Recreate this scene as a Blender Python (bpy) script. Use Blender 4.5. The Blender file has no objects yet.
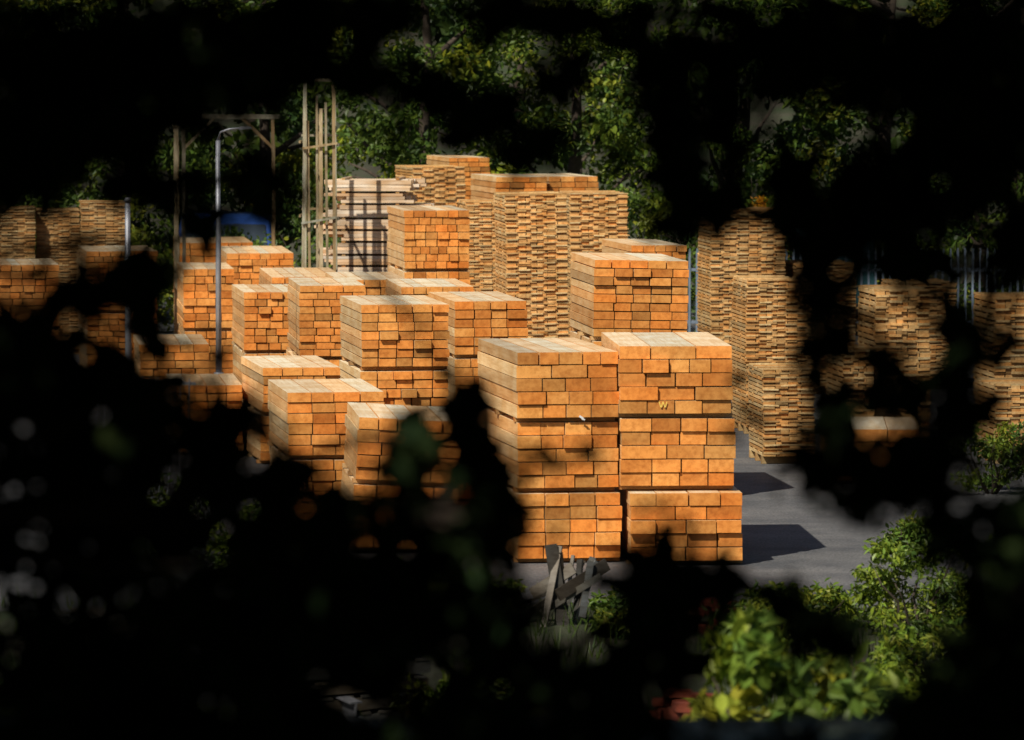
import bpy, math, random
import numpy as np
from mathutils import Vector, Matrix
random.seed(7); rng=np.random.default_rng(11)
scene=bpy.context.scene
scene.view_settings.view_transform='Standard'
scene.view_settings.look='None'
scene.view_settings.exposure=0
COL=scene.collection

# ------------------------------------------------------------ helpers
def link(o,parent=None):
    COL.objects.link(o)
    if parent is not None: o.parent=parent
    return o
def empty(name,loc=(0,0,0)):
    o=bpy.data.objects.new(name,None); o.location=loc; o.empty_display_size=.3
    return link(o)
def mesh_np(name,V,F,mats,midx=None,tint=None,parent=None,smooth=False,loc=None):
    me=bpy.data.meshes.new(name)
    V=np.asarray(V,dtype=np.float32); 
    if isinstance(F,np.ndarray):
        n,k=F.shape
        me.vertices.add(len(V)); me.vertices.foreach_set('co',V.ravel())
        me.loops.add(n*k); me.loops.foreach_set('vertex_index',F.astype(np.int32).ravel())
        me.polygons.add(n); me.polygons.foreach_set('loop_start',np.arange(0,n*k,k,dtype=np.int32))
        me.polygons.foreach_set('loop_total',np.full(n,k,dtype=np.int32))
    else:
        me.from_pydata([tuple(v) for v in V],[],F)
    for m in mats: me.materials.append(m)
    if midx is not None: me.polygons.foreach_set('material_index',np.asarray(midx,dtype=np.int32))
    if tint is not None:
        a=me.attributes.new('tint','FLOAT_COLOR','POINT')
        c=np.ones((len(V),4),dtype=np.float32); c[:,:3]=tint
        a.data.foreach_set('color',c.ravel())
    me.polygons.foreach_set('use_smooth',np.full(len(me.polygons),bool(smooth)))
    me.update(calc_edges=True); me.validate()
    o=bpy.data.objects.new(name,me)
    if loc is not None: o.location=loc
    return link(o,parent)

CUBE=np.array([[-.5,-.5,-.5],[.5,-.5,-.5],[.5,.5,-.5],[-.5,.5,-.5],[-.5,-.5,.5],[.5,-.5,.5],[.5,.5,.5],[-.5,.5,.5]])
CF=np.array([[0,3,2,1],[4,5,6,7],[0,1,5,4],[2,3,7,6],[1,2,6,5],[3,0,4,7]])  # bot top -y +y +x -x
class Boxes:
    def __init__(s): s.V=[];s.F=[];s.M=[];s.T=[];s.n=0
    def add(s,c,size,rz=0,tint=(1,1,1),axis=None,rx=0,ry=0,m=None):
        v=CUBE*np.array(size)
        if rx or ry or rz:
            R=np.array((Matrix.Rotation(rz,3,'Z')@Matrix.Rotation(ry,3,'Y')@Matrix.Rotation(rx,3,'X')))
            v=v@R.T
        s.V.append(v+np.array(c)); s.F.append(CF+s.n); s.n+=8
        if m is not None: s.M+=[m]*6
        elif axis=='y': s.M+=[1,1,0,0,1,1]
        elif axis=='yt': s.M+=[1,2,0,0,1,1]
        elif axis=='x': s.M+=[1,1,1,1,0,0]
        else: s.M+=[0]*6
        s.T.append(np.tile(np.array(tint),(8,1)))
    def make(s,name,mats,parent=None,loc=None,rot=None):
        o=mesh_np(name,np.vstack(s.V),np.vstack(s.F),mats,s.M,np.vstack(s.T),parent,loc=loc)
        if rot is not None: o.rotation_euler=rot
        return o
def tube(pts,rads,seg=7):
    pts=[Vector(p) for p in pts]; V=[];F=[]
    for i,p in enumerate(pts):
        d=(pts[min(i+1,len(pts)-1)]-pts[max(i-1,0)]).normalized()
        u=d.cross(Vector((0.31,.17,.93)))
        if u.length<1e-3: u=d.cross(Vector((1,0,0)))
        u.normalize(); w=d.cross(u)
        for k in range(seg):
            a=2*math.pi*k/seg
            V.append(p+(u*math.cos(a)+w*math.sin(a))*rads[i])
    for i in range(len(pts)-1):
        for k in range(seg):
            F.append((i*seg+k,i*seg+(k+1)%seg,(i+1)*seg+(k+1)%seg,(i+1)*seg+k))
    F.append(tuple(range(seg))[::-1]); F.append(tuple((len(pts)-1)*seg+k for k in range(seg)))
    return V,F
class Tubes:
    def __init__(s): s.V=[];s.F=[]
    def add(s,pts,rads,seg=7):
        v,f=tube(pts,rads,seg); n=len(s.V); s.V+=v; s.F+=[tuple(i+n for i in ff) for ff in f]
    def make(s,name,mat,parent=None):
        return mesh_np(name,[tuple(v) for v in s.V],s.F,[mat],parent=parent,smooth=True)
def wobble(a,b,n,amp,sag=0):
    a=Vector(a);b=Vector(b);out=[]
    for i in range(n+1):
        t=i/n; p=a.lerp(b,t)
        k=math.sin(math.pi*t)
        p+=Vector((random.uniform(-amp,amp),random.uniform(-amp,amp),random.uniform(-amp,amp)-sag))*k
        out.append(p)
    return out

LEAF=np.array([[0,0,0],[.32,.28,.10],[.36,.6,.08],[0,1,-.05],[-.36,.6,.08],[-.32,.28,.10]])
def leaves(name,C,L,W,tint,mat,parent=None,up=.0):
    C=np.asarray(C); n=len(C)
    L=np.broadcast_to(L,(n,)); W=np.broadcast_to(W,(n,))
    d=rng.normal(size=(n,3)); d[:,2]-=.25; d/=np.linalg.norm(d,axis=1,keepdims=True)
    nn=rng.normal(size=(n,3)); nn[:,2]+=up; nn-= (nn*d).sum(1,keepdims=True)*d
    nn/=np.linalg.norm(nn,axis=1,keepdims=True)
    s=np.cross(d,nn)
    V=(C[:,None,:]+LEAF[None,:,0,None]*W[:,None,None]*1.3*s[:,None,:]
       +LEAF[None,:,1,None]*L[:,None,None]*d[:,None,:]+LEAF[None,:,2,None]*L[:,None,None]*nn[:,None,:])
    F=np.array([[0,1,2,3],[0,3,4,5]])[None]+ (np.arange(n)*6)[:,None,None]
    T=np.repeat(np.asarray(tint),6,axis=0)
    return mesh_np(name,V.reshape(-1,3),F.reshape(-1,4),[mat],tint=T,parent=parent)

# ------------------------------------------------------------ materials
def newmat(name):
    m=bpy.data.materials.new(name); m.use_nodes=True
    nt=m.node_tree; b=nt.nodes['Principled BSDF']
    return m,nt,b
def N(nt,t,**k):
    n=nt.nodes.new(t)
    for a,v in k.items(): setattr(n,a,v)
    return n
def simple(name,col,rough=.6,metal=0,var=.15,scale=6):
    m,nt,b=newmat(name)
    tc=N(nt,'ShaderNodeTexCoord'); nz=N(nt,'ShaderNodeTexNoise'); nz.inputs['Scale'].default_value=scale; nz.inputs['Detail'].default_value=3
    nt.links.new(tc.outputs['Object'],nz.inputs['Vector'])
    cr=N(nt,'ShaderNodeValToRGB'); e=cr.color_ramp.elements
    e[0].position=.3; e[1].position=.7
    e[0].color=[c*(1-var) for c in col]+[1]; e[1].color=[min(1,c*(1+var)) for c in col]+[1]
    nt.links.new(nz.outputs['Fac'],cr.inputs['Fac']); nt.links.new(cr.outputs['Color'],b.inputs['Base Color'])
    b.inputs['Roughness'].default_value=rough; b.inputs['Metallic'].default_value=metal
    return m
def woodmat(name,col,stretch,dark=.6,rough=.55,spec=.3):
    m,nt,b=newmat(name)
    tc=N(nt,'ShaderNodeTexCoord'); mp=N(nt,'ShaderNodeMapping'); mp.inputs['Scale'].default_value=stretch
    nt.links.new(tc.outputs['Object'],mp.inputs['Vector'])
    at=N(nt,'ShaderNodeAttribute',attribute_name='tint')
    nz=N(nt,'ShaderNodeTexNoise'); nz.inputs['Scale'].default_value=1; nz.inputs['Detail'].default_value=3; nz.inputs['Roughness'].default_value=.7
    nt.links.new(mp.outputs['Vector'],nz.inputs['Vector'])
    cr=N(nt,'ShaderNodeValToRGB'); e=cr.color_ramp.elements
    e[0].position=.30; e[1].position=.60
    e[0].color=(col[0]*dark,col[1]*dark*.86,col[2]*dark*.7,1); e[1].color=(*col,1)
    nt.links.new(nz.outputs['Fac'],cr.inputs['Fac'])
    n2=N(nt,'ShaderNodeTexNoise'); n2.inputs['Scale'].default_value=2.4; n2.inputs['Detail'].default_value=2
    nt.links.new(tc.outputs['Object'],n2.inputs['Vector'])
    c2=N(nt,'ShaderNodeValToRGB'); c2.color_ramp.elements[0].position=.34; c2.color_ramp.elements[1].position=.62
    c2.color_ramp.elements[0].color=(.88,.78,.64,1); c2.color_ramp.elements[1].color=(1,1,1,1)
    nt.links.new(n2.outputs['Fac'],c2.inputs['Fac'])
    mx=N(nt,'ShaderNodeMixRGB',blend_type='MULTIPLY'); mx.inputs[0].default_value=1
    nt.links.new(cr.outputs['Color'],mx.inputs[1]); nt.links.new(at.outputs['Color'],mx.inputs[2])
    m2=N(nt,'ShaderNodeMixRGB',blend_type='MULTIPLY'); m2.inputs[0].default_value=1
    nt.links.new(mx.outputs[0],m2.inputs[1]); nt.links.new(c2.outputs['Color'],m2.inputs[2])
    nt.links.new(m2.outputs[0],b.inputs['Base Color'])
    b.inputs['Roughness'].default_value=rough; b.inputs['Specular IOR Level'].default_value=spec
    return m
W_END=woodmat('timber_end_grain',(.96,.385,.085),(16,16,16),dark=.68)
W_SIDE=woodmat('timber_long_grain',(.97,.60,.27),(26,1.6,26),dark=.76)
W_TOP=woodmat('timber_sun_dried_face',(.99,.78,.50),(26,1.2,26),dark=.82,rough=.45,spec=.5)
P_END=woodmat('plank_end_grain',(.92,.52,.19),(14,14,14))
P_SIDE=woodmat('plank_long_grain',(.95,.62,.27),(20,2,26),dark=.74)
PALE=woodmat('pale_plank_wood',(.96,.74,.52),(2,20,26),dark=.78)
GREYW=woodmat('weathered_wood',(.13,.12,.10),(6,6,20),dark=.5)

def leafmat(name,rough=.5,trans=.3,spec=.3):
    m,nt,b=newmat(name)
    at=N(nt,'ShaderNodeAttribute',attribute_name='tint')
    nt.links.new(at.outputs['Color'],b.inputs['Base Color']); b.inputs['Roughness'].default_value=rough
    b.inputs['Specular IOR Level'].default_value=spec
    if trans>0:
        tr=N(nt,'ShaderNodeBsdfTranslucent'); nt.links.new(at.outputs['Color'],tr.inputs['Color'])
        mx=N(nt,'ShaderNodeMixShader'); mx.inputs[0].default_value=trans
        nt.links.new(b.outputs[0],mx.inputs[1]); nt.links.new(tr.outputs[0],mx.inputs[2])
        nt.links.new(mx.outputs[0],nt.nodes['Material Output'].inputs['Surface'])
    return m
LEAFM=leafmat('leaf_sunlit',rough=.42,trans=.25); LEAFD=leafmat('leaf_shade_dark',rough=.8,trans=0,spec=.05)  # LEAFD: dull leaf for the near trees, shade put into its colour
BARK=simple('bark',(.07,.05,.035),.9,0,.4,14)
STEEL=simple('galvanised_steel',(.38,.39,.42),.5,.4,.2,5)
FENCEM=simple('painted_fence_steel',(.20,.25,.31),.5,.2,.2,5)
RUSTY=simple('dull_steel',(.16,.16,.17),.6,.3,.3,5)
DARKM=simple('dark_rubber',(.03,.03,.03),.7)

def groundmat():
    m,nt,b=newmat('earth_and_grass')
    tc=N(nt,'ShaderNodeTexCoord'); n=N(nt,'ShaderNodeTexNoise'); n.inputs['Scale'].default_value=.8; n.inputs['Detail'].default_value=6
    nt.links.new(tc.outputs['Object'],n.inputs['Vector'])
    cr=N(nt,'ShaderNodeValToRGB'); e=cr.color_ramp.elements; e[0].position=.35; e[1].position=.65
    e[0].color=(.03,.045,.012,1); e[1].color=(.06,.05,.03,1)
    nt.links.new(n.outputs['Fac'],cr.inputs['Fac']); nt.links.new(cr.outputs[0],b.inputs['Base Color'])
    b.inputs['Roughness'].default_value=.95; return m
def asphaltmat():
    m,nt,b=newmat('asphalt')
    tc=N(nt,'ShaderNodeTexCoord')
    n=N(nt,'ShaderNodeTexNoise'); n.inputs['Scale'].default_value=.9; n.inputs['Detail'].default_value=6; n.inputs['Roughness'].default_value=.7
    g=N(nt,'ShaderNodeTexNoise'); g.inputs['Scale'].default_value=38; g.inputs['Detail'].default_value=2
    for q in (n,g): nt.links.new(tc.outputs['Object'],q.inputs['Vector'])
    cr=N(nt,'ShaderNodeValToRGB'); e=cr.color_ramp.elements; e[0].position=.32; e[1].position=.7
    e[0].color=(.06,.062,.066,1); e[1].color=(.165,.16,.152,1)
    nt.links.new(n.outputs['Fac'],cr.inputs['Fac'])
    c2=N(nt,'ShaderNodeValToRGB'); c2.color_ramp.elements[0].position=.3; c2.color_ramp.elements[1].position=.7
    c2.color_ramp.elements[0].color=(.5,.5,.5,1); c2.color_ramp.elements[1].color=(1.3,1.3,1.3,1)
    nt.links.new(g.outputs['Fac'],c2.inputs['Fac'])
    a=N(nt,'ShaderNodeMixRGB',blend_type='MULTIPLY'); a.inputs[0].default_value=1
    nt.links.new(cr.outputs[0],a.inputs[1]); nt.links.new(c2.outputs[0],a.inputs[2])
    nt.links.new(a.outputs[0],b.inputs['Base Color']); b.inputs['Roughness'].default_value=.85
    return m

# ------------------------------------------------------------ ground
def hgt(x,y):
    def ss(a,b,t):
        t=min(1,max(0,(t-a)/(b-a))); return t*t*(3-2*t)
    return 3.3*(1-ss(11,34,y)) + 38*ss(116,330,y)
ys=sorted(set([-1500,-400,-100,-30,0,5,9]+list(range(11,36))+[45,60,80,100,112,116]+list(range(120,340,12))+[400,800,1500]))
xs=[-1500,-500,-200,-100,-60,-30,-15,-8,-4,-2,0,2,4,8,15,30,60,100,200,500,1500]
V=[(x,y,hgt(x,y)) for y in ys for x in xs]; nx=len(xs)
F=[(j*nx+i,j*nx+i+1,(j+1)*nx+i+1,(j+1)*nx+i) for j in range(len(ys)-1) for i in range(nx-1)]
mesh_np('ground',V,F,[groundmat()],smooth=True)
xe=np.linspace(-45,45,181); V=[];F=[]
for x in xe: V.append((x,46.0+.25*math.sin(x*1.7)+random.uniform(-.18,.18),.004))
for x in xe: V.append((x,111,.004))
n=len(xe); F=[(i,i+1,n+i+1,n+i) for i in range(n-1)]
mesh_np('asphalt_yard',V,F,[asphaltmat()])

# ------------------------------------------------------------ lumber
def btint(lo=.62,hi=1.06):
    k=random.uniform(lo,hi); 
    if random.random()<.08: k*=.68
    w=random.uniform(-.2,.16)
    return (k*(1+w*.1),k*(1-w*.8),k*(1-w*1.9))
def pack(B,x0,z0,W,H,L,rows,cols,y0=0,lo=.62,hi=1.06,top=False):
    rh=H/rows
    base=np.array([random.uniform(.85,1.15) for _ in range(cols)])
    for r in range(rows):
        q=random.random()
        if q<.6: ws=base*np.array([random.uniform(.94,1.06) for _ in range(cols)])
        elif q<.82: ws=base[::-1]*np.array([random.uniform(.85,1.15) for _ in range(cols)])
        else: ws=np.array([random.uniform(.8,1.2) for _ in range(cols+random.choice((-1,1)))])
        ws=ws/ws.sum()*(W+random.uniform(-.008,.008)); x=x0-W/2+random.uniform(-.008,.008)
        dr=random.uniform(-.012,.012)
        last=(r==rows-1)
        for w in ws:
            dl=dr+(random.uniform(-.012,.012) if random.random()<.85 else random.uniform(-.05,.03))
            g=random.uniform(.008,.018)
            t=btint(lo,hi)
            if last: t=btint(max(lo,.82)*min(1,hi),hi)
            B.add((x+w/2,y0+L/2+dl,z0+rh*(r+.5)+random.uniform(-.002,.002)),(w-g,L,rh-random.uniform(.008,.014)),
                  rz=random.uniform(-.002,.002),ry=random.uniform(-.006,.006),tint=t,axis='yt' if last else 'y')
            x+=w
def bearers(B,x0,z,W,L,h,y0=0):
    for t in (.08,.5,.92):
        B.add((x0,y0+L*t,z+h/2),(W*random.uniform(.97,1.06),.09,h-.004),tint=btint(.5,.75),axis='x')
def stack(x,y,z,W,rot=8,L=2.6,rh=.13,cw=.27,npacks=None,tilt=0,lo=.62,hi=1.06,offs=None):
    B=Boxes(); 
    if npacks is None: npacks=max(1,round(z/.8))
    bh=.045; ph=(z-bh*npacks)/npacks
    zz=0
    for k in range(npacks):
        ox=random.uniform(-.02,.02); oy=random.uniform(-.04,.04)
        if offs: ox,oy=offs[k]
        bearers(B,ox,zz,W,L,bh,oy); zz+=bh
        pack(B,ox,zz,W*random.uniform(.985,1.015),ph,L,max(1,round(ph/rh)),max(2,round(W/cw)),oy,lo,hi); zz+=ph
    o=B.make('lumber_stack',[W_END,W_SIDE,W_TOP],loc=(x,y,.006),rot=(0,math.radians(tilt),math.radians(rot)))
    return o
def stickered(x,y,z,W,rot=6,D=1.1,pitch=.05,tilt=0,lo=.62,hi=1.05):
    B=Boxes(); zz=.1
    for t in (.1,.5,.9): B.add((0,D*t,.05),(W,.1,.096),tint=btint(.5,.7),axis='x')
    ph=random.random()*6; k=0
    while zz<z:
        th=pitch*.66; st=pitch-th
        sw=.008*math.sin(zz*3+ph)
        n=max(4,round(W/.15)); bw=W/n
        dx=random.uniform(-.008,.008)+sw
        for i in range(n):
            B.add((-W/2+bw*(i+.5)+dx+random.uniform(-.003,.003),D/2+random.uniform(-.02,.02),zz+th/2),(bw-.010,D,th),rz=random.uniform(-.006,.006),tint=btint(lo,hi),axis='y')
        zz+=th
        for t in (.015,.35,.68,.985):
            B.add((dx+random.uniform(-.012,.012),D*t,zz+st/2),(W+random.uniform(-.03,.02),.045,st),tint=btint(lo*.8,hi*.85),axis='x')
        m=max(3,round(W/.2))
        for i in range(m):
            if (i+k)%2==0:
                B.add((-W/2+W/m*(i+.5)+dx,-.010,zz+st/2-.003),(W/m*.9,.028,st*1.25),ry=random.uniform(-.04,.04),tint=btint(lo,hi*1.03),axis='x')
        zz+=st; k+=1
    return B.make('stickered_lumber_stack',[P_END,P_SIDE],loc=(x,y,.006),rot=(0,math.radians(tilt),math.radians(rot)))

f1=stack(.56,50,2.13,1.04,rot=9,npacks=3,offs=[(.02,0),(0,.02),(-.01,-.03)],rh=.125,cw=.25)
f2=stack(1.64,50,2.19,1.15,rot=3,npacks=3,offs=[(.09,-.22),(.02,0),(0,-.02)],rh=.125,cw=.29)
stack(1.44,56.8,2.78,1.10,rot=6,L=2.3,npacks=3,rh=.095,cw=.24,tilt=1)
stack(-1.22,56.8,2.28,1.0,rot=8,L=2.3,npacks=3,rh=.105,cw=.2)
stack(-.24,61,2.12,.9,rot=8,npacks=3,rh=.105,cw=.2)
stack(-1.15,75.8,2.80,1.0,rot=7,npacks=3,rh=.11,cw=.17,lo=.75,hi=1.1)
stack(-3.35,71.4,1.76,.98,rot=7,npacks=2,rh=.1,cw=.2)
stack(-2.65,62.5,1.22,1.0,rot=9,npacks=2,rh=.11,cw=.24)
stack(-2.45,67.6,2.02,.9,rot=6,npacks=2,rh=.1,cw=.2)
stack(-1.9,53.9,1.47,1.05,rot=8,L=2.3,npacks=2,rh=.12,cw=.25)
stack(-1.12,51,1.38,1.08,rot=5,L=2.3,npacks=2,rh=.12,cw=.25,tilt=3)
stack(-.35,51.6,.95,.6,rot=5,L=2.3,npacks=1,rh=.12,cw=.25)
stack(-3.1,75.9,1.78,1.1,rot=6,L=3.6,npacks=2,rh=.11,cw=.2)
stack(-2.0,72.2,1.9,1.0,rot=6,L=2.8,npacks=2,rh=.11,cw=.2)
stack(-1.0,67.2,2.02,1.0,rot=6,L=2.6,npacks=2,rh=.11,cw=.2)
stack(-4.05,80.6,1.97,1.1,rot=6,L=3.4,npacks=2,rh=.11,cw=.2)
stack(-5.1,86,1.95,1.25,rot=6,L=3,npacks=2,rh=.11,cw=.2)
stack(-4.6,76.0,1.9,.8,rot=6,L=2.6,npacks=2,rh=.11,cw=.2)
stack(-4.6,68.0,1.2,.95,rot=6,L=2.6,npacks=2,rh=.11,cw=.2)
stack(-3.9,64.0,.9,.9,rot=6,L=2.4,npacks=1,rh=.11,cw=.2)
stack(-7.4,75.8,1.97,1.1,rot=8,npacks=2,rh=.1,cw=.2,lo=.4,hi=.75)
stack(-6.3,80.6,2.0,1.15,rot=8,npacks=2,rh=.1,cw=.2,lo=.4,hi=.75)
stack(2.02,69.4,2.5,.78,rot=8,npacks=3,rh=.1,cw=.2)
stack(4.29,59.5,.66,1.15,rot=-3,L=2.2,npacks=1,rh=.15,cw=.38,lo=.5,hi=.75)
stack(.15,86,3.08,.9,rot=10,npacks=3,rh=.1,cw=.22)
stack(1.05,86.3,3.08,.88,rot=10,npacks=3,rh=.1,cw=.22)
stack(-.78,91,3.32,.76,rot=10,npacks=4,rh=.09,cw=.2)
stickered(-.32,80.6,2.76,.86)
stickered(.4,73.5,3.06,.92,D=1.6,tilt=-1)
stickered(1.36,78,2.98,.92,D=1.6)
stickered(-1.25,86,3.22,.92,D=1.6,rot=12)
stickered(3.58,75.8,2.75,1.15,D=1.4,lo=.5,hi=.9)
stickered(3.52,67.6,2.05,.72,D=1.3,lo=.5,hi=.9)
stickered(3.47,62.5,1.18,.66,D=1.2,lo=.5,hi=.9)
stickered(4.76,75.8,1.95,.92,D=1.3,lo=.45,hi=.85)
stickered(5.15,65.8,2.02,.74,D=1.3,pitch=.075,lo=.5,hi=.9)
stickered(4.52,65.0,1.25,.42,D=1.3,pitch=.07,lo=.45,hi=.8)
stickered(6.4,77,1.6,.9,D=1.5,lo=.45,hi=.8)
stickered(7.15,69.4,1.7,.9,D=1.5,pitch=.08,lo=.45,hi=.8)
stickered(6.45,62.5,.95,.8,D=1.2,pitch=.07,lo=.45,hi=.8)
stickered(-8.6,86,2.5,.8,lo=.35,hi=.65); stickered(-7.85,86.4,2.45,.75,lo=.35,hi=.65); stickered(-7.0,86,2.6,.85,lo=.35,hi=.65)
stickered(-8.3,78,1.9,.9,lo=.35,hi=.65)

# pile of pale planks lying across the view, ragged ends
B=Boxes(); zz=.02; k=0
while zz<3.12:
    th=random.choice((.05,.06,.075)); sh=random.uniform(-.14,.14); Lx=1.35+random.uniform(-.15,.25)
    if zz>2.6: Lx*=.85
    for j in range(5):
        B.add((sh+random.uniform(-.08,.08),.1+j*.24,zz+th/2),(Lx+random.uniform(-.2,.2),.22,th-.004),rz=random.uniform(-.02,.02),ry=random.uniform(-.006,.006),tint=btint(.7,1.05),axis='x')
    zz+=th
    if k%3==2:
        for t in(-.45,.45): B.add((t,.6,zz+.018),(.06,1.2,.034),tint=btint(.5,.7),axis='y')
        zz+=.036
    k+=1
B.make('plank_pile',[P_END,PALE],loc=(-2.35,83,.006),rot=(0,0,math.radians(-4)))

PAPER=simple('white_paper',(.7,.7,.67),.8); CHALK=simple('yellow_chalk',(.9,.62,.12),.9)
B=Boxes(); B.add((.13,-.048,1.47),(.05,.003,.02),ry=.6); B.add((.15,-.050,1.45),(.03,.003,.015),ry=.3)
B.make('paper_label',[PAPER],parent=f1)
B=Boxes()
for (cx,cz,a) in ((-.16,1.60,.3),(-.14,1.60,-.3),(-.12,1.60,.3),(-.10,1.60,-.3)):
    B.add((cx,-.040,cz),(.009,.003,.06),ry=-a)
B.make('chalk_mark',[CHALK],parent=f2)

# ------------------------------------------------------------ lamp posts, frame, fence
def lamp(x,y,h,arm=True):
    e=empty('street_lamp',(x,y,0))
    T=Tubes(); T.add([(0,0,0),(0,0,.9)],[.065,.065],12); T.add([(0,0,.9),(0,0,h-.15)],[.040,.032],12)
    if arm: T.add([(0,0,h-.15),(.03,0,h-.04),(.16,0,h),(.30,0,h+.01)],[.024,.018,.015,.014],8)
    o=T.make('pole',STEEL,e)
    if arm:
        v=[(.28,-.05,h-.01),(.46,-.04,h+.0),(.46,.04,h+.0),(.28,.05,h-.01),(.30,-.03,h+.035),(.44,-.02,h+.03),(.44,.02,h+.03),(.30,.03,h+.035)]
        mesh_np('lamp_head',v,[(3,2,1,0),(4,5,6,7),(0,1,5,4),(1,2,6,5),(2,3,7,6),(3,0,4,7)],[RUSTY],parent=e)
    else:
        T=Tubes(); T.add([(0,0,h-.15),(0,0,h-.1)],[.05,.03],10); T.make('cap',STEEL,e)
    return e
lamp(-3.92,66.7,4.15); lamp(-4.52,58.8,3.55,False)

OLD=woodmat('old_pale_timber',(.55,.48,.32),(20,20,3),dark=.5)
B=Boxes()
for (px,py,h,w) in ((-.24,0,4.75,.05),(-.15,0.05,4.1,.04),(-.02,.02,4.5,.035),(.05,0,4.3,.05),(.14,.05,4.4,.04),(.26,0,4.7,.05),(-.24,.6,4.7,.05),(.26,.6,4.6,.05),(.0,.6,4.2,.04)):
    B.add((px,py,h/2),(w,w,h),ry=random.uniform(-.012,.012),tint=btint(.7,1.1))
for z in (1.0,2.55,3.75):
    B.add((random.uniform(-.04,.04),-.06,z+random.uniform(-.1,.1)),(.58,.025,.035),ry=random.uniform(-.25,.25),tint=btint(.6,.9))
    B.add((0,.66,z+.1),(.6,.03,.035),tint=btint(.6,.9))
    B.add((-.30,.3,z),(.03,.7,.04),tint=btint()); B.add((.32,.3,z-.05),(.03,.7,.04),tint=btint())
B.add((-.15,-.05,4.78),(.8,.04,.05),ry=.06,tint=btint())
B.make('timber_drying_rack',[OLD],loc=(-3.15,81.3,0))
B=Boxes()
for px in(-.75,.75): B.add((px,0,2.05),(.06,.06,4.1),tint=btint(.3,.5))
B.add((0,0,4.14),(1.7,.07,.08),tint=btint(.3,.5)); B.add((-.5,0,3.85),(.05,.05,.75),ry=.8,tint=btint(.3,.5)); B.add((.5,0,3.85),(.05,.05,.75),ry=-.8,tint=btint(.3,.5))
B.make('loading_gantry',[OLD],loc=(-4.75,83.8,0))
B=Boxes(); B.add((0,0,2.0),(.08,.08,4.0)); B.add((0,0,.06),(.25,.25,.12)); B.add((0,0,4.02),(.12,.12,.05))
B.make('wooden_post',[OLD],loc=(-5.5,82,0))

def fence(x0,x1,y,h,name='steel_palisade_fence'):
    B=Boxes(); x=x0
    while x<x1:
        B.add((x,0,h/2+.04),(.04,.012,h),tint=(1,1,1)); B.add((x,0,h+.06),(.025,.012,.05)); x+=.135
    for z in(.35,h-.3): B.add(((x0+x1)/2,.03,z),(x1-x0,.035,.05))
    x=x0
    while x<=x1: B.add((x,.08,h/2),(.08,.06,h)); x+=2.6
    return B.make(name,[FENCEM],loc=(0,y,0))
fence(2.0,16,90.5,1.6)
fence(-16,-9.2,90,1.8)
B=Boxes()
for i in range(15): B.add((i*.1,0,.75),(.014,.014,1.5),ry=random.uniform(-.04,.04))
for z in(.1,.75,1.45): B.add((.7,.016,z),(1.5,.014,.03))
B.make('temporary_fence_panel',[STEEL],loc=(-5.1,57.2,0),rot=(0,math.radians(3),math.radians(-12)))

# ------------------------------------------------------------ vans
def van(x,y,rot,col,nm='delivery_van'):
    e=empty(nm,(x,y,0)); e.rotation_euler=(0,0,rot)
    paint=simple(nm+'_paint',col,.3,.0,.05,2); glass=simple('van_glass',(.03,.04,.05),.08,0,.1)
    prof=[(-2.5,.35),(-2.52,1.9),(-2.4,2.12),(1.0,2.15),(1.35,2.02),(1.95,1.2),(2.45,1.02),(2.55,.75),(2.55,.35)]
    hw=.95; n=len(prof)
    V=[(px,-(hw-.1*max(0,pz-1.1)),pz) for px,pz in prof]+[(px,(hw-.1*max(0,pz-1.1)),pz) for px,pz in prof]
    F=[tuple(range(n)),tuple(range(2*n-1,n-1,-1))]+[(i,n+i,n+(i+1)%n,(i+1)%n) for i in range(n)]
    b=mesh_np('body',V,F,[paint],parent=e)
    md=b.modifiers.new('bevel','BEVEL'); md.width=.06; md.segments=3
    for s in(-1,1):
        q=lambda px,pz:(px,s*(hw-.1*max(0,pz-1.1)+.006),pz)
        mesh_np('side_window',[q(.45,1.25),q(1.75,1.25),q(1.28,1.92),q(.45,1.95)],[(0,1,2,3)],[glass],parent=e)
        mesh_np('rear_side_window',[q(-1.9,1.3),q(.2,1.3),q(.2,1.9),q(-1.9,1.9)],[(0,1,2,3)],[glass],parent=e)
    d=.012
    mesh_np('windscreen',[(1.93+d,-.82,1.25+d),(1.93+d,.82,1.25+d),(1.4+d,.76,1.97+d),(1.4+d,-.76,1.97+d)],[(0,1,2,3)],[glass],parent=e)
    T=Tubes()
    for px in(-1.6,1.65):
        for s in(-1,1): T.add([(px,s*.98,.34),(px,s*.76,.34)],[.34,.34],20)
    T.make('wheels',DARKM,e)
    B=Boxes(); B.add((2.58,0,.5),(.08,1.8,.2)); B.add((-2.56,0,.5),(.08,1.8,.2)); B.make('bumpers',[DARKM],parent=e)
    B=Boxes()
    for s in(-1,1): B.add((2.53,s*.72,.85),(.08,.28,.16))
    B.make('headlights',[PAPER],parent=e)
van(-5.5,96.5,math.radians(-88),(.02,.06,.22)); van(5.6,94.5,math.radians(95),(.03,.09,.10))

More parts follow.
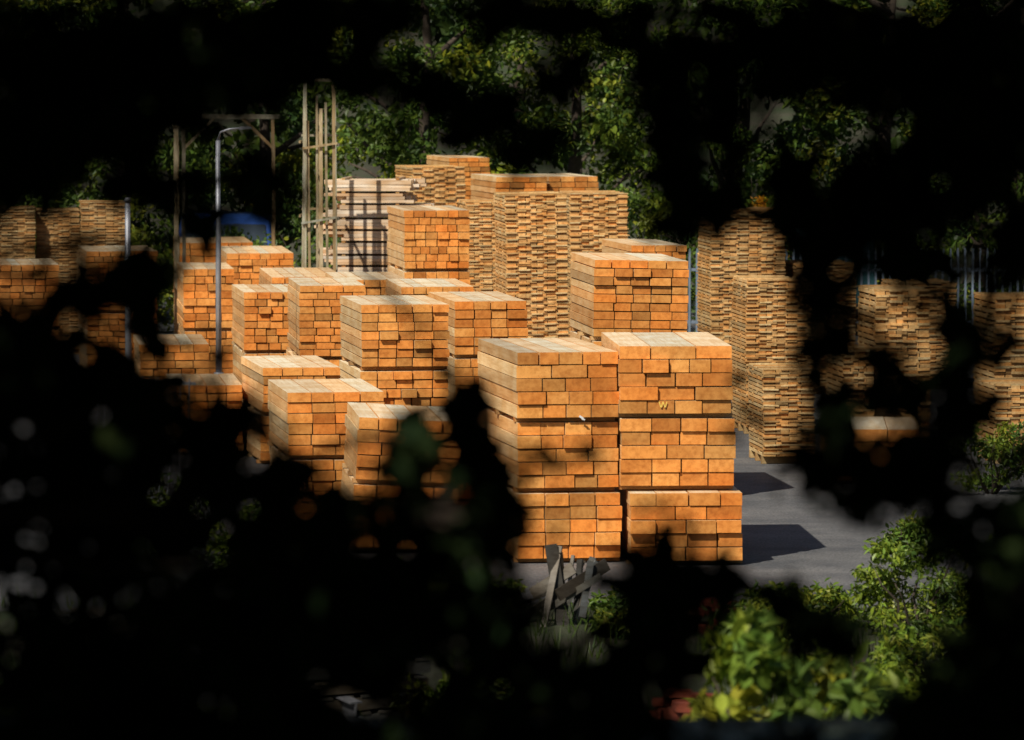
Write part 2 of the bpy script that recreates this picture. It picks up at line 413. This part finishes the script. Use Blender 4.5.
# ------------------------------------------------------------ vegetation
def cl_tint(base,n,v=.3):
    k=rng.uniform(1-v,1+v,size=(n,1)); w=rng.uniform(-.15,.15,size=(n,1))
    return np.clip(np.array(base)[None]*k*np.hstack([1+w,np.ones_like(w),1-w]),0.002,.9)
def crown_pts(c,r,nclump,per,cr,bases,flat=.75,rmin=.3):
    P=[];T=[]
    for _ in range(nclump):
        d=rng.normal(size=3); d/=np.linalg.norm(d); q=np.array(c)+d*np.array(r)*(rng.uniform(rmin,1)**.6)
        q+=rng.normal(size=3)*.15*cr
        k=rng.uniform(.6,1.25)*cr
        dd=rng.normal(size=(per,3)); dd/=np.linalg.norm(dd,axis=1,keepdims=True)
        P.append(q+dd*k*(rng.uniform(.15,1,size=(per,1))**.5)*np.array([1,1,flat]))
        T.append(cl_tint(bases[rng.integers(len(bases))],per))
    return np.vstack(P),np.vstack(T)
G=[(.20,.27,.03),(.13,.21,.03),(.26,.30,.035),(.08,.135,.022),(.035,.065,.014),(.11,.17,.025)]
GL=[(.27,.31,.025),(.20,.27,.025),(.13,.20,.025),(.32,.34,.035)]
def bgtree(x,y,h,r,nm='broadleaf_tree',bases=G,ls=.16,nc=85,per=130):
    e=empty(nm,(x,y,hgt(x,y)))
    T=Tubes(); top=(random.uniform(-.3,.3),0,h*.8)
    tp=wobble((0,0,-.1),top,6,.12); T.add(tp,[.2-.026*i for i in range(7)],9)
    for k in range(9):
        s=tp[random.randint(1,5)]; a=random.uniform(0,6.28)
        en=Vector(s)+Vector((math.cos(a)*r*.7,math.sin(a)*r*.6,random.uniform(.4,1.6)))
        T.add(wobble(s,en,4,.1),[.08,.06,.045,.03,.015],6)
    T.make('trunk_and_limbs',BARK,e)
    P,C=crown_pts((0,0,h*.5),(r,r*.8,h*.5),nc,per,.55,bases)
    leaves('crown',P,rng.uniform(.7,1.3,len(P))*ls,rng.uniform(.7,1.2,len(P))*ls*.6,C,LEAFM,e,up=.8)
i=0
for x in np.arange(-13.5,14,3.0):
    bgtree(x+random.uniform(-.5,.5),99+random.uniform(-2.5,2.5),random.uniform(8,9.5),2.3,bases=[G[i%6],G[(i+1)%6],G[(i+3)%6],GL[i%4],G[3]],ls=.15,nc=72,per=105); i+=1
for x in np.arange(-16,17,5.2):
    bgtree(x+random.uniform(-.5,.5),107,11,3.4,bases=G[3:],ls=.30,nc=60,per=80)
def shrub(x,y,r,h,bases,ls,n=30,per=90,cr=.22,nm='shrub',rot=0,w=.55):
    z=hgt(x,y); e=empty(nm,(x,y,z)); T=Tubes()
    for k in range(9):
        a=random.uniform(0,6.28); T.add(wobble((0,0,-.05),(math.cos(a)*r*.7,math.sin(a)*r*.7,h*random.uniform(.5,.9)),4,.05),[.02,.016,.012,.008,.004],5)
    T.make('stems',BARK,e)
    P,C=crown_pts((0,0,h*.5),(r,r*.8,h*.5),n,per,cr,bases)
    P[:,2]=np.abs(P[:,2])
    leaves('foliage',P,rng.uniform(.7,1.25,len(P))*ls,rng.uniform(.8,1.1,len(P))*ls*w,C,LEAFM,e,up=1.0)
for x in np.arange(-13,14,1.9): shrub(x,93.0+random.uniform(-.6,.6) if abs(x-5.8)>1.5 else 97.5,1.3,random.uniform(1.8,3.0) if abs(x+5.8)>1 else 1.9,G+GL[:1],.12,n=28,per=90,cr=.4)
shrub(1.50,27,.62,1.25,GL+[G[5]],.125,n=34,per=60,cr=.17,w=.62)
shrub(2.15,28.5,.5,1.0,GL+[G[5]],.11,n=22,per=60,cr=.17,w=.62)
shrub(.7,29,.5,.75,G,.10,n=22,per=60,cr=.17)
for (x,y,r,h) in ((3.5,43.5,.55,.85),(4.3,44.6,.6,.75),(2.7,44.2,.45,.35),(5.6,58.2,.7,.85),(4.1,51,.35,.3),(2.2,43,.5,.45),(1.1,43.6,.4,.4),(5.1,47,.5,.6),(-.6,44.5,.6,.5),(-2.4,47.5,.6,.8),(-3.6,50,.8,.9),(6.3,56,.5,.9),(-2.9,36,.6,.6),(-4,36.5,.6,.7),(-.3,37,.5,.5),(3.4,40,.5,.5),(2.7,39,.5,.45)):
    shrub(x,y,r,h,[G[0],G[2],GL[1],GL[2],G[3]],.075,n=26,per=75,cr=.16,w=.45)
gx=rng.uniform(-8,8,14000); gy=rng.uniform(34.5,46.3,14000)
keep=(np.sin(gx*2.1+gy)*np.cos(gy*1.3-gx)+rng.normal(size=14000)*.4)>-.2
gx=gx[keep];gy=gy[keep]; n=len(gx); hh=rng.uniform(.06,.26,n)
a=rng.uniform(0,6.28,n); wv=np.stack([np.cos(a),np.sin(a),np.zeros(n)],1)*.008; base=np.stack([gx,gy,np.zeros(n)],1)
tip=base+np.stack([rng.normal(size=n)*.06,rng.normal(size=n)*.06,hh],1)
V=np.stack([base-wv,base+wv,tip],1).reshape(-1,3)
mesh_np('grass',V,np.arange(n*3).reshape(-1,3),[LEAFM],tint=np.repeat(cl_tint((.07,.11,.02),n,.4),3,axis=0))
shrub(4.72,91.5,.5,3.35,[G[0],G[1],(.8,.36,.02),(.85,.5,.03)],.11,n=30,per=60,cr=.22,nm='yellow_flowering_shrub')

# ------------------------------------------------------------ odds and ends on the verge
RED=simple('terracotta',(.26,.055,.025),.8,0,.35,8)
def pallets(x,y,n,rot):
    B=Boxes(); z=.01
    for k in range(n):
        o=random.uniform(-.03,.03)
        for yy in(-.45,0,.45): B.add((o,yy,z+.045),(1.15,.09,.085),tint=btint(.7,1.3))
        for j in range(7): B.add((o-.5+j*.167,0,z+.1),(.1,1.0,.02),tint=btint(.7,1.4))
        z+=.125
    B.make('pallet_stack',[GREYW],loc=(x,y,0),rot=(0,0,rot))
pallets(-1.35,38,6,.5); pallets(-3.2,41,4,.2)
B=Boxes()
B.add((0,0,.30),(.08,2.6,.012),rx=.12); B.add((0,0,.38),(.012,2.6,.15),rx=.12); B.add((0,0,.46),(.08,2.6,.012),rx=.12)
B.add((.4,.2,.2),(.1,2.4,.012),rx=.1,rz=.2);B.add((.4,.2,.27),(.012,2.4,.13),rx=.1,rz=.2);B.add((.4,.2,.34),(.1,2.4,.012),rx=.1,rz=.2)
B.add((.2,-.9,.06),(1.0,.12,.12)); B.add((.2,.9,.1),(1.0,.12,.2))
B.make('steel_beams',[RUSTY],loc=(-2.1,38,0),rot=(0,0,.35))
def bricks(x,y,n):
    B=Boxes()
    for k in range(n):
        l=k//6; B.add((random.uniform(-.3,.3)*(1-.15*l),random.uniform(-.2,.2),.04+l*.07),(.21,.1,.065),rz=random.uniform(0,3),rx=random.uniform(-.1,.1),ry=random.uniform(-.1,.1))
    B.make('brick_pile',[RED],loc=(x,y,0))
bricks(-.9,38,34); bricks(1.35,37.5,20); bricks(1.75,44,24)
B=Boxes()
for k in range(16):
    B.add((random.uniform(-.22,.22),random.uniform(-.2,.2),.32+random.uniform(-.12,.1)),(random.choice((.03,.06,.11)),.025,random.uniform(.4,.9)),ry=random.uniform(-.2,1.3),rx=random.uniform(-.5,.5),rz=random.uniform(-.9,.9),tint=btint(.3,1.3))
B.make('scrap_timber_pile',[GREYW],loc=(.5,44.6,0))

# ------------------------------------------------------------ near trees the yard is seen through
DG=[(.020,.034,.011)]  # near-black green, the thicket's shade is in this tint
clumps=[ # x, z, rx, rz  (metres, at y about 10)
(-.864,5.01,.26,.18),(-.564,5.05,.22,.10),(-.9,4.88,.22,.08),(-.7,4.94,.14,.05),(-.5,5.0,.10,.04),(-.40,5.10,.10,.05),(-.28,5.01,.04,.04),(-.25,5.13,.09,.03),
(-.16,4.98,.06,.035),(-.06,4.92,.07,.04),(.03,4.86,.045,.03),(.12,5.10,.14,.04),(-.03,5.13,.10,.03),(.1,5.0,.035,.03),
(.31,5.01,.08,.12),(.33,4.86,.05,.10),(.34,4.72,.045,.05),(.5,5.05,.16,.10),(.74,5.03,.18,.10),(.94,5.01,.16,.2),(.92,4.83,.13,.11),
(.76,4.76,.10,.09),(.62,4.68,.09,.08),(.79,4.64,.08,.07),(.56,4.78,.04,.06),(.41,4.75,.05,.03),(.45,4.88,.02,.04),(1.0,4.66,.06,.09),(.88,4.48,.035,.06),
(.63,4.47,.035,.05),(.62,4.35,.04,.05),(.64,4.22,.07,.05),(.72,4.17,.08,.05),(.85,4.20,.11,.09),(.91,4.34,.07,.05),(.98,4.08,.1,.12),
(.88,4.07,.05,.05),(1.0,3.88,.14,.13),(.87,3.73,.13,.11),(1.0,3.68,.2,.1),(.55,3.96,.04,.02),(.62,4.55,.04,.04),(.74,4.42,.03,.06),
(.37,3.95,.12,.06),(.27,3.98,.07,.08),(.63,3.89,.09,.03),(.28,3.85,.12,.08),(.18,3.72,.12,.09),(.03,3.80,.13,.06),(-.06,3.70,.18,.09),
(-.93,4.34,.16,.18),(-.97,4.46,.09,.07),(-.74,4.34,.10,.10),(-.71,4.60,.045,.10),(-.60,4.26,.10,.10),(-.84,4.08,.30,.18),(-.46,4.15,.11,.10),
(-.38,4.04,.16,.10),(-.10,4.32,.03,.07),(-.08,4.20,.055,.09),(-.03,4.12,.04,.09),(-.21,4.26,.03,.045),(-.15,4.05,.10,.08),(-.24,4.11,.10,.045),(-.09,3.93,.15,.08),(-.27,3.93,.16,.08),
(-.54,3.93,.22,.09),(-.93,3.84,.16,.10),(-.70,3.78,.20,.10),(-.74,3.68,.2,.08),(-.95,3.70,.12,.08),(-.38,3.66,.2,.06),(-.27,3.80,.09,.05),(-.50,3.84,.09,.04),(-.46,3.72,.06,.05),(-.74,4.79,.08,.045),(-.98,4.81,.09,.07),(-.50,4.79,.055,.08),(-.61,4.73,.02,.05),(-.86,4.56,.05,.03)]
sparse=[(.06,4.26,.10,.025),(-.22,4.19,.06,.04),(.5,4.3,.05,.08),(.76,4.36,.08,.08),(.95,4.46,.08,.05),(-.9,4.66,.14,.10),(-.78,4.45,.10,.06),(.12,4.9,.12,.05),(-.2,4.86,.10,.05),(.6,4.9,.12,.05),(.3,4.08,.12,.03),(-.45,3.78,.14,.08),(-.62,4.43,.05,.07),(.95,4.46,.1,.08)]  # thin leaf sprays, added partly to imitate dappled shadow on the front stacks
treeL=empty('foreground_broadleaf_tree',(-2.5,10.2,3.3)); treeR=empty('foreground_broadleaf_tree',(2.6,10.3,3.3))
sh1=empty('foreground_shrub',(0,10.3,3.3))
org={treeL:Vector((-2.5,10.2,3.3)),treeR:Vector((2.6,10.3,3.3)),sh1:Vector((0,10.3,3.3))}
limbs={treeL:[],treeR:[]}
tubes={treeL:Tubes(),treeR:Tubes(),sh1:Tubes()}
for tr,sg in((treeL,-1),(treeR,1)):
    bx=abs(org[tr].x)*sg
    tp=wobble((bx,10.2,3.2),(bx+.2*sg,10.0,8.4),8,.08); tubes[tr].add([p-org[tr] for p in tp],[.2-.018*i for i in range(9)],12)
    for (s,e,r) in (((bx,10.2,4.6),(sg*.1,10.0,5.3),.045),((bx,10.2,5.4),(sg*.3,10.2,5.6),.05),((bx,10.2,3.9),(sg*1.12,10.0,4.6),.03),
                    ((sg*1.2,10.05,4.35),(sg*1.1,10.0,4.0),.02),((bx,10.2,5.6),(sg*1.1,7.5,6.6),.05),((bx,10.2,6.2),(sg*.5,12.5,7.2),.05),((bx,10.2,6.5),(sg*5.5,9,7.2),.05),((bx,10.2,5.8),(sg*2.5,4.5,7),.05)):
        pts=wobble(s,e,9,.05); limbs[tr]+=pts
        tubes[tr].add([p-org[tr] for p in pts],[r*(1-.085*i) for i in range(10)],7)
LP={treeL:[],treeR:[],sh1:[]}
for (x,z,rx,rz,dens) in [c+(1,) for c in clumps]+[c+(0,) for c in sparse]:
    y=10+random.uniform(-.25,.25); c=Vector((x,y,z))
    tr=sh1 if (z<4.0) else (treeL if x<0 else treeR)
    if tr is sh1: s=Vector((x+random.uniform(-.1,.1),10.3,3.25))
    else: s=min(limbs[tr],key=lambda p:(p-c).length)
    if dens or z>4.6:
        pts=wobble(s,c,5,.03); tubes[tr].add([p-org[tr] for p in pts],[.008,.007,.006,.005,.004,.003],5)
        for k in range(5):
            en=c+Vector((random.uniform(-rx,rx),random.uniform(-.2,.2),random.uniform(-rz,rz)))
            tubes[tr].add([p-org[tr] for p in wobble(pts[random.randint(3,5)],en,3,.015)],[.005,.004,.003,.002],4)
    area=math.pi*rx*rz; n=int(45+area*5200) if dens else int(6+area*550)
    d=rng.normal(size=(n,3)); d/=np.linalg.norm(d,axis=1,keepdims=True)
    rad=rng.uniform(0,1,size=(n,1))**.5
    stray=rng.uniform(size=(n,1))<.12
    rad=np.where(stray,rad+.05/min(rx,rz)*rng.uniform(0,1,size=(n,1)),rad)
    LP[tr].append(np.array([x,y,z])+d*rad*np.array([rx*1.1,.26,rz*1.1])-np.array([0,0,.02]))
def boxpts(n,x0,x1,y0,y1,z0,z1):
    return np.stack([rng.uniform(x0,x1,n),rng.uniform(y0,y1,n),rng.uniform(z0,z1,n)],1)
LP[sh1].append(boxpts(2000,-1.5,1.5,9.7,10.7,3.3,3.64))
LP[treeL].append(boxpts(3000,-2.3,-1.08,9.2,11,3.5,5.6)); LP[treeR].append(boxpts(3000,1.08,2.3,9.2,11,3.5,5.6))
LP[treeL].append(boxpts(1800,-1.2,0,9.5,10.8,5.19,5.6)); LP[treeR].append(boxpts(1800,0,1.2,9.5,10.8,5.19,5.6))
for tr in LP:
    P=np.vstack(LP[tr])-np.array(org[tr]); n=len(P)
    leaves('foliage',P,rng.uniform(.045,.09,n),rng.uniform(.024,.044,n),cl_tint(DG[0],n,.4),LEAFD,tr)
    tubes[tr].make('trunk_and_limbs' if tr is not sh1 else 'stems',BARK,tr)
for tr,x0,x1 in((treeL,-8,0),(treeR,0,6)):
    n=int((x1-x0)*17.5*80); P=boxpts(n,x0,x1,-4.5,13,5.85,8.6)
    P[:,2]+=.25*np.sin(P[:,0]*1.7)+.2*np.sin(P[:,1]*1.9)
    P=P-np.array(org[tr]); leaves('unseen_shade_canopy',P,rng.uniform(.30,.44,len(P)),rng.uniform(.2,.28,len(P)),cl_tint(DG[0],len(P),.4),LEAFD,tr,up=1.2)  # unseen leaf layer, added dense to keep sun and sky off the near leaves
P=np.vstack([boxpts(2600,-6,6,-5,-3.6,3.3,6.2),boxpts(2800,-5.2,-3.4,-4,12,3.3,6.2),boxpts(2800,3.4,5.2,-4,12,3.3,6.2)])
leaves('unseen_shade_foliage',P,rng.uniform(.28,.4,len(P)),rng.uniform(.17,.25,len(P)),cl_tint(DG[0],len(P),.4),LEAFD)  # unseen foliage walls, added at the sides and behind to block stray light

# ------------------------------------------------------------ light
tosun=Vector((-.36,-.56,.74)).normalized()
el=math.asin(tosun.z); az=math.atan2(tosun.x,tosun.y)
w=bpy.data.worlds.new('World'); scene.world=w; w.use_nodes=True; nt=w.node_tree
sky=nt.nodes.new('ShaderNodeTexSky'); sky.sky_type='NISHITA'; sky.sun_disc=False
sky.sun_elevation=el; sky.sun_rotation=az%(2*math.pi)
bg=nt.nodes['Background']; bg.inputs['Strength'].default_value=.05; nt.links.new(sky.outputs[0],bg.inputs[0])
sd=bpy.data.lights.new('sun','SUN'); sd.energy=5.0; sd.angle=math.radians(.5); sd.color=(1,.94,.84)
so=bpy.data.objects.new('sun',sd); so.rotation_euler=tosun.to_track_quat('Z','Y').to_euler(); so.location=(-20,-20,40); link(so)

# ------------------------------------------------------------ camera
cd=bpy.data.cameras.new('camera'); cd.sensor_width=36; cd.lens=5000*36/1024; cd.clip_end=3000; cd.clip_start=.1
cd.dof.use_dof=True; cd.dof.focus_distance=58; cd.dof.aperture_fstop=3.4
co=bpy.data.objects.new('camera',cd); co.location=(0,0,5)
co.rotation_euler=(math.radians(90)-math.atan(305/5000),0,0); link(co); scene.camera=co
